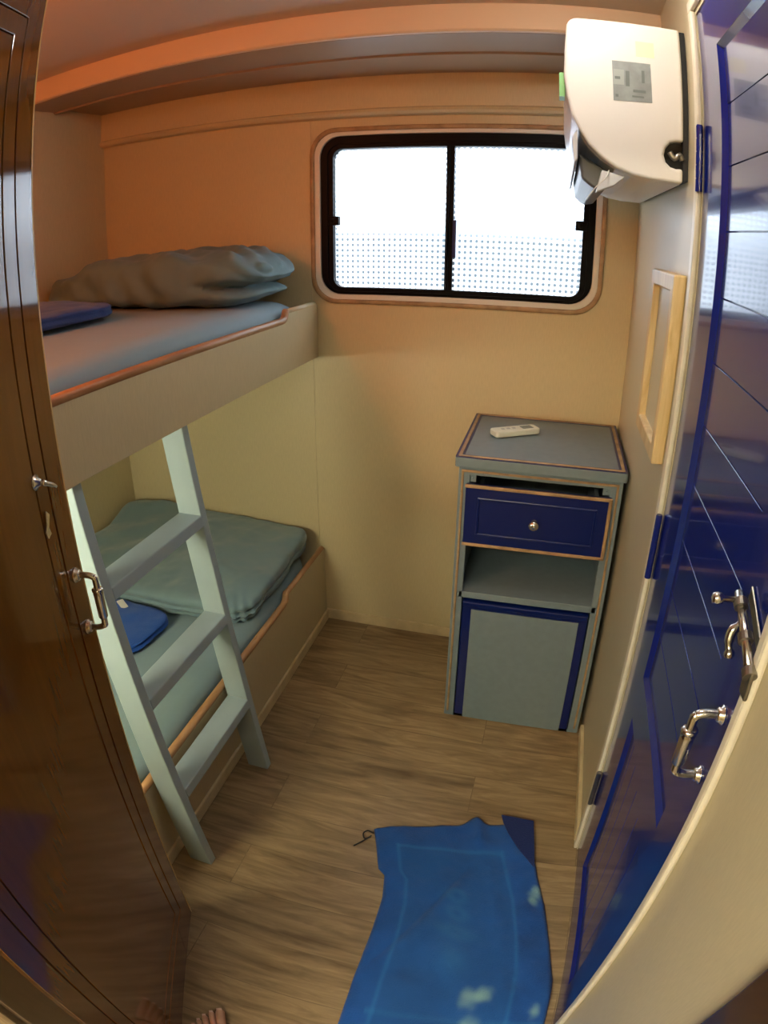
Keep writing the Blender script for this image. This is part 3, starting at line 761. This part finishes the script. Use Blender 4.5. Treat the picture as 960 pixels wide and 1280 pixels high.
for j in range(NV+1):
    v = j/NV; row = []
    yl, xl = lerp(LB, v); yr, xr = lerp(RB, v)
    for i in range(NU+1):
        u = i/NU; x = xl*(1-u)+xr*u; y = yl*(1-u)+yr*u
        if v < .06: y += (.030*gauss(u-.63, .06)+.006*math.sin(u*7))*(1-v/.06)
        z = .011+.0085*(noise.fractal(Vector((x*9, y*9, 3)), 1, 2, 3)+.5)
        # long diagonal crease
        d = (x-(-.47))*.83-(y-(-1.48))*.40; s_ = (x+.47)*.40+(y+1.48)*.83
        z += .007*gauss(d-.018, .028)*sst(-.08, .05, s_)*sst(.42, .28, s_)-.006*gauss(d+.008, .008)*sst(-.08, .05, s_)*sst(.42, .28, s_)
        z += .020*gauss(u-.66, .05)*gauss(v-.03, .06)
        z += .006*gauss(abs(x*.9+y*.25+.50), .02)*sst(.05, .2, v)
        edge = min(u, 1-u)*.5; z -= .007*gauss(edge, .006)+.007*gauss(min(v, 1)*.9, .006)
        vert = bm.verts.new((x, y, max(z, .003))); row.append(vert); tint[vert] = towel_col(x, y, u, v)
    grid.append(row)
for j in range(NV):
    for i in range(NU):
        f = bm.faces.new((grid[j][i], grid[j+1][i], grid[j+1][i+1], grid[j][i+1]))
        for lp_ in f.loops: lp_[cl] = (*tint[lp_.vert], 1)
mt = bpy.data.materials.new('beach_towel_terry'); mt.use_nodes = True; M['beach'] = mt
nt = mt.node_tree; b_ = nt.nodes['Principled BSDF']; b_.inputs['Roughness'].default_value = .92; b_.inputs['Sheen Weight'].default_value = .12
at = nt.nodes.new('ShaderNodeVertexColor'); at.layer_name = 'tint'; nt.links.new(at.outputs[0], b_.inputs['Base Color'])
tn = nt.nodes.new('ShaderNodeTexNoise'); tn.inputs['Scale'].default_value = 260; bp_ = nt.nodes.new('ShaderNodeBump'); bp_.inputs['Strength'].default_value = .6; bp_.inputs['Distance'].default_value = .004
tcc = nt.nodes.new('ShaderNodeTexCoord'); nt.links.new(tcc.outputs['Object'], tn.inputs[0]); nt.links.new(tn.outputs[0], bp_.inputs['Height']); nt.links.new(bp_.outputs[0], b_.inputs['Normal'])
for f in bm.faces: f.smooth = True
bt = link('beach_towel', bm, 'beach', smooth=True)
so = bt.modifiers.new('t', 'SOLIDIFY'); so.thickness = .004; so.offset = -1
tag(bt, 'large worn blue towel with pale bleach stains spread on the floor', 'towel')
# the turned-over corner shows the darker back of the cloth
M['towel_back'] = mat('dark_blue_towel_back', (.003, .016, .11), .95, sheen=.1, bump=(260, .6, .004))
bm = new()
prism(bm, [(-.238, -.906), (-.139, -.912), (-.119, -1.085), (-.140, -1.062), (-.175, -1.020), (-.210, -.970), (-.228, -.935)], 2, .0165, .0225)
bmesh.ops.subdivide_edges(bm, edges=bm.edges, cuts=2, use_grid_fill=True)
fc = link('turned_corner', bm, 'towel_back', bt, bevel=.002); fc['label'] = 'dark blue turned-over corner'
bm = new(); tube(bm, sm([(-.592, -1.058, .012), (-.612, -1.050, .008), (-.622, -1.062, .006), (-.612, -1.080, .008), (-.596, -1.072, .011)], 5), .0022, 8)
tube(bm, sm([(-.596, -1.066, .010), (-.612, -1.084, .005), (-.636, -1.112, .004)], 5), .0022, 8)
lp2 = link('hanging_loop', bm, 'cord', bt, smooth=True); lp2['label'] = 'black cord loop'

# ------------------------------------------------------------------ bare foot of the person taking the photo
ft = thing('person', 'bare toes of a standing person at the foot of the brown door', 'person', (-.74, -1.93, 0))
def skin_mesh(name, chains, parent, m, sub=2):
    me = bpy.data.meshes.new(name); vs = []; es = []; rs = []
    for ch in chains:
        last = None
        for item in ch:
            if isinstance(item, int): last = item; continue
            vs.append(item[0]); rs.append(item[1])
            if last is not None: es.append((last, len(vs)-1))
            last = len(vs)-1
    me.from_pydata(vs, es, [])
    o = bpy.data.objects.new(name, me); C.objects.link(o)
    s = o.modifiers.new('skin', 'SKIN'); s.use_smooth_shade = True
    for v, r in zip(me.skin_vertices[0].data, rs): v.radius = r if isinstance(r, tuple) else (r, r)
    me.skin_vertices[0].data[0].use_root = True
    ss = o.modifiers.new('s', 'SUBSURF'); ss.levels = sub; ss.render_levels = sub
    me.materials.append(M[m]); o.parent = parent
    return o
heel = Vector((-.668, -1.992, 0)); toe_c = Vector((-.800, -1.787, 0)); fdir = (toe_c-heel).normalized(); side = Vector((fdir.y, -fdir.x, 0))   # side = towards the big toe (+x)
def fp(a, s, z): p = heel+fdir*a+side*s; return (p.x, p.y, z)
L_ = .20
chains = [[(fp(.035, 0, .075), .034), (fp(.075, 0, .058), (.032, .036)), (fp(.120, .004, .040), (.034, .028)), (fp(.165, .004, .026), (.036, .019))],
          [0, (fp(.005, 0, .035), (.030, .034))], [0, (fp(-.005, 0, .16), .034), (fp(-.03, .01, .28), .042)]]
body = skin_mesh('foot', chains, ft, 'skin')
for k, (s0, s1, a1, r) in enumerate(((.030, .034, .243, .0125), (.010, .012, .238, .0088), (-.007, -.008, .228, .0082), (-.022, -.025, .214, .0078), (-.034, -.041, .198, .0076))):
    ch = [[(fp(.165, s0*.9, .022), r*1.1), (fp((.165+a1)/2+.01, (s0+s1)/2, .021), r), (fp(a1-.008, s1, .0135), r*1.02), (fp(a1, s1, .012), r*.8)]]
    tt_ = skin_mesh('toe', ch, ft, 'skin', 2)
    bm = new(); p = Vector(fp(a1-.002, s1, .012+r*.80)); w2 = r*.55
    hexa(bm, [tuple(p+fdir*a+side*b+Vector((0, 0, -.001))) for a, b in ((-.006, -w2), (.005, -w2), (.005, w2), (-.006, w2))], [tuple(p+fdir*a+side*b+Vector((0, 0, .0008))) for a, b in ((-.006, -w2), (.005, -w2), (.005, w2), (-.006, w2))])
    link('toenail', bm, 'nail', tt_, bevel=.0008)
settle(ft)

# ------------------------------------------------------------------ lamps (all out of the picture)
cl_ = thing('ceiling_light', 'long corridor ceiling light behind the viewer', 'lamp', (-.95, -3.38, 2.3))
bm = new(); box(bm, -1.55, -.35, -3.50, -3.26, 2.27, 2.30); link('housing', bm, 'plate', cl_)
bm = new(); box(bm, -1.53, -.37, -3.48, -3.28, 2.262, 2.270); link('diffuser', bm, 'lamp_c', cl_)
settle(cl_)
wl = thing('cabin_lamp', 'round white glass ceiling lamp inside the cabin', 'lamp', (-.25, -1.14, ZC))
bm = new(); lathe(bm, [(0, .075), (.012, .075), (.016, .06)], (-.25, -1.14, ZC), (0, 0, -1), 24); link('lamp_base', bm, 'plate', wl, smooth=False)
bm = new(); lathe(bm, [(.014, .058), (.03, .066), (.05, .060), (.066, .038), (.072, .001)], (-.25, -1.14, ZC), (0, 0, -1), 24); link('lamp_glass', bm, 'lamp_w', wl, smooth=True)
settle(wl)
ol = thing('bedside_lamp', 'orange-shaded wall lamp above the foot of the upper bunk', 'lamp', (-1.5, YD, 1.92))
bm = new(); box(bm, -1.54, -1.46, YD, YD+.012, 1.86, 1.98); box(bm, -1.51, -1.49, YD, YD+.06, 1.88, 1.90); link('bracket', bm, 'plate', ol, bevel=.003)
bm = new(); lathe(bm, [(0, .055), (.05, .047), (.11, .035)], (-1.50, YD+.07, 1.87), (0, 0, 1), 24); link('lamp_shade', bm, 'lamp_o', ol, smooth=True)
settle(ol)
bl = thing('bunk_lamp', 'slim reading lamp under the upper bunk near the entry wall', 'lamp', (-1.45, -1.95, 1.13))
bm = new(); box(bm, -1.65, -1.25, -2.02, -1.96, 1.125, 1.156); link('housing', bm, 'plate', bl, bevel=.004)
bm = new(); box(bm, -1.64, -1.26, -1.962, -1.955, 1.085, 1.150); link('diffuser', bm, 'lamp_b', bl)
settle(bl)
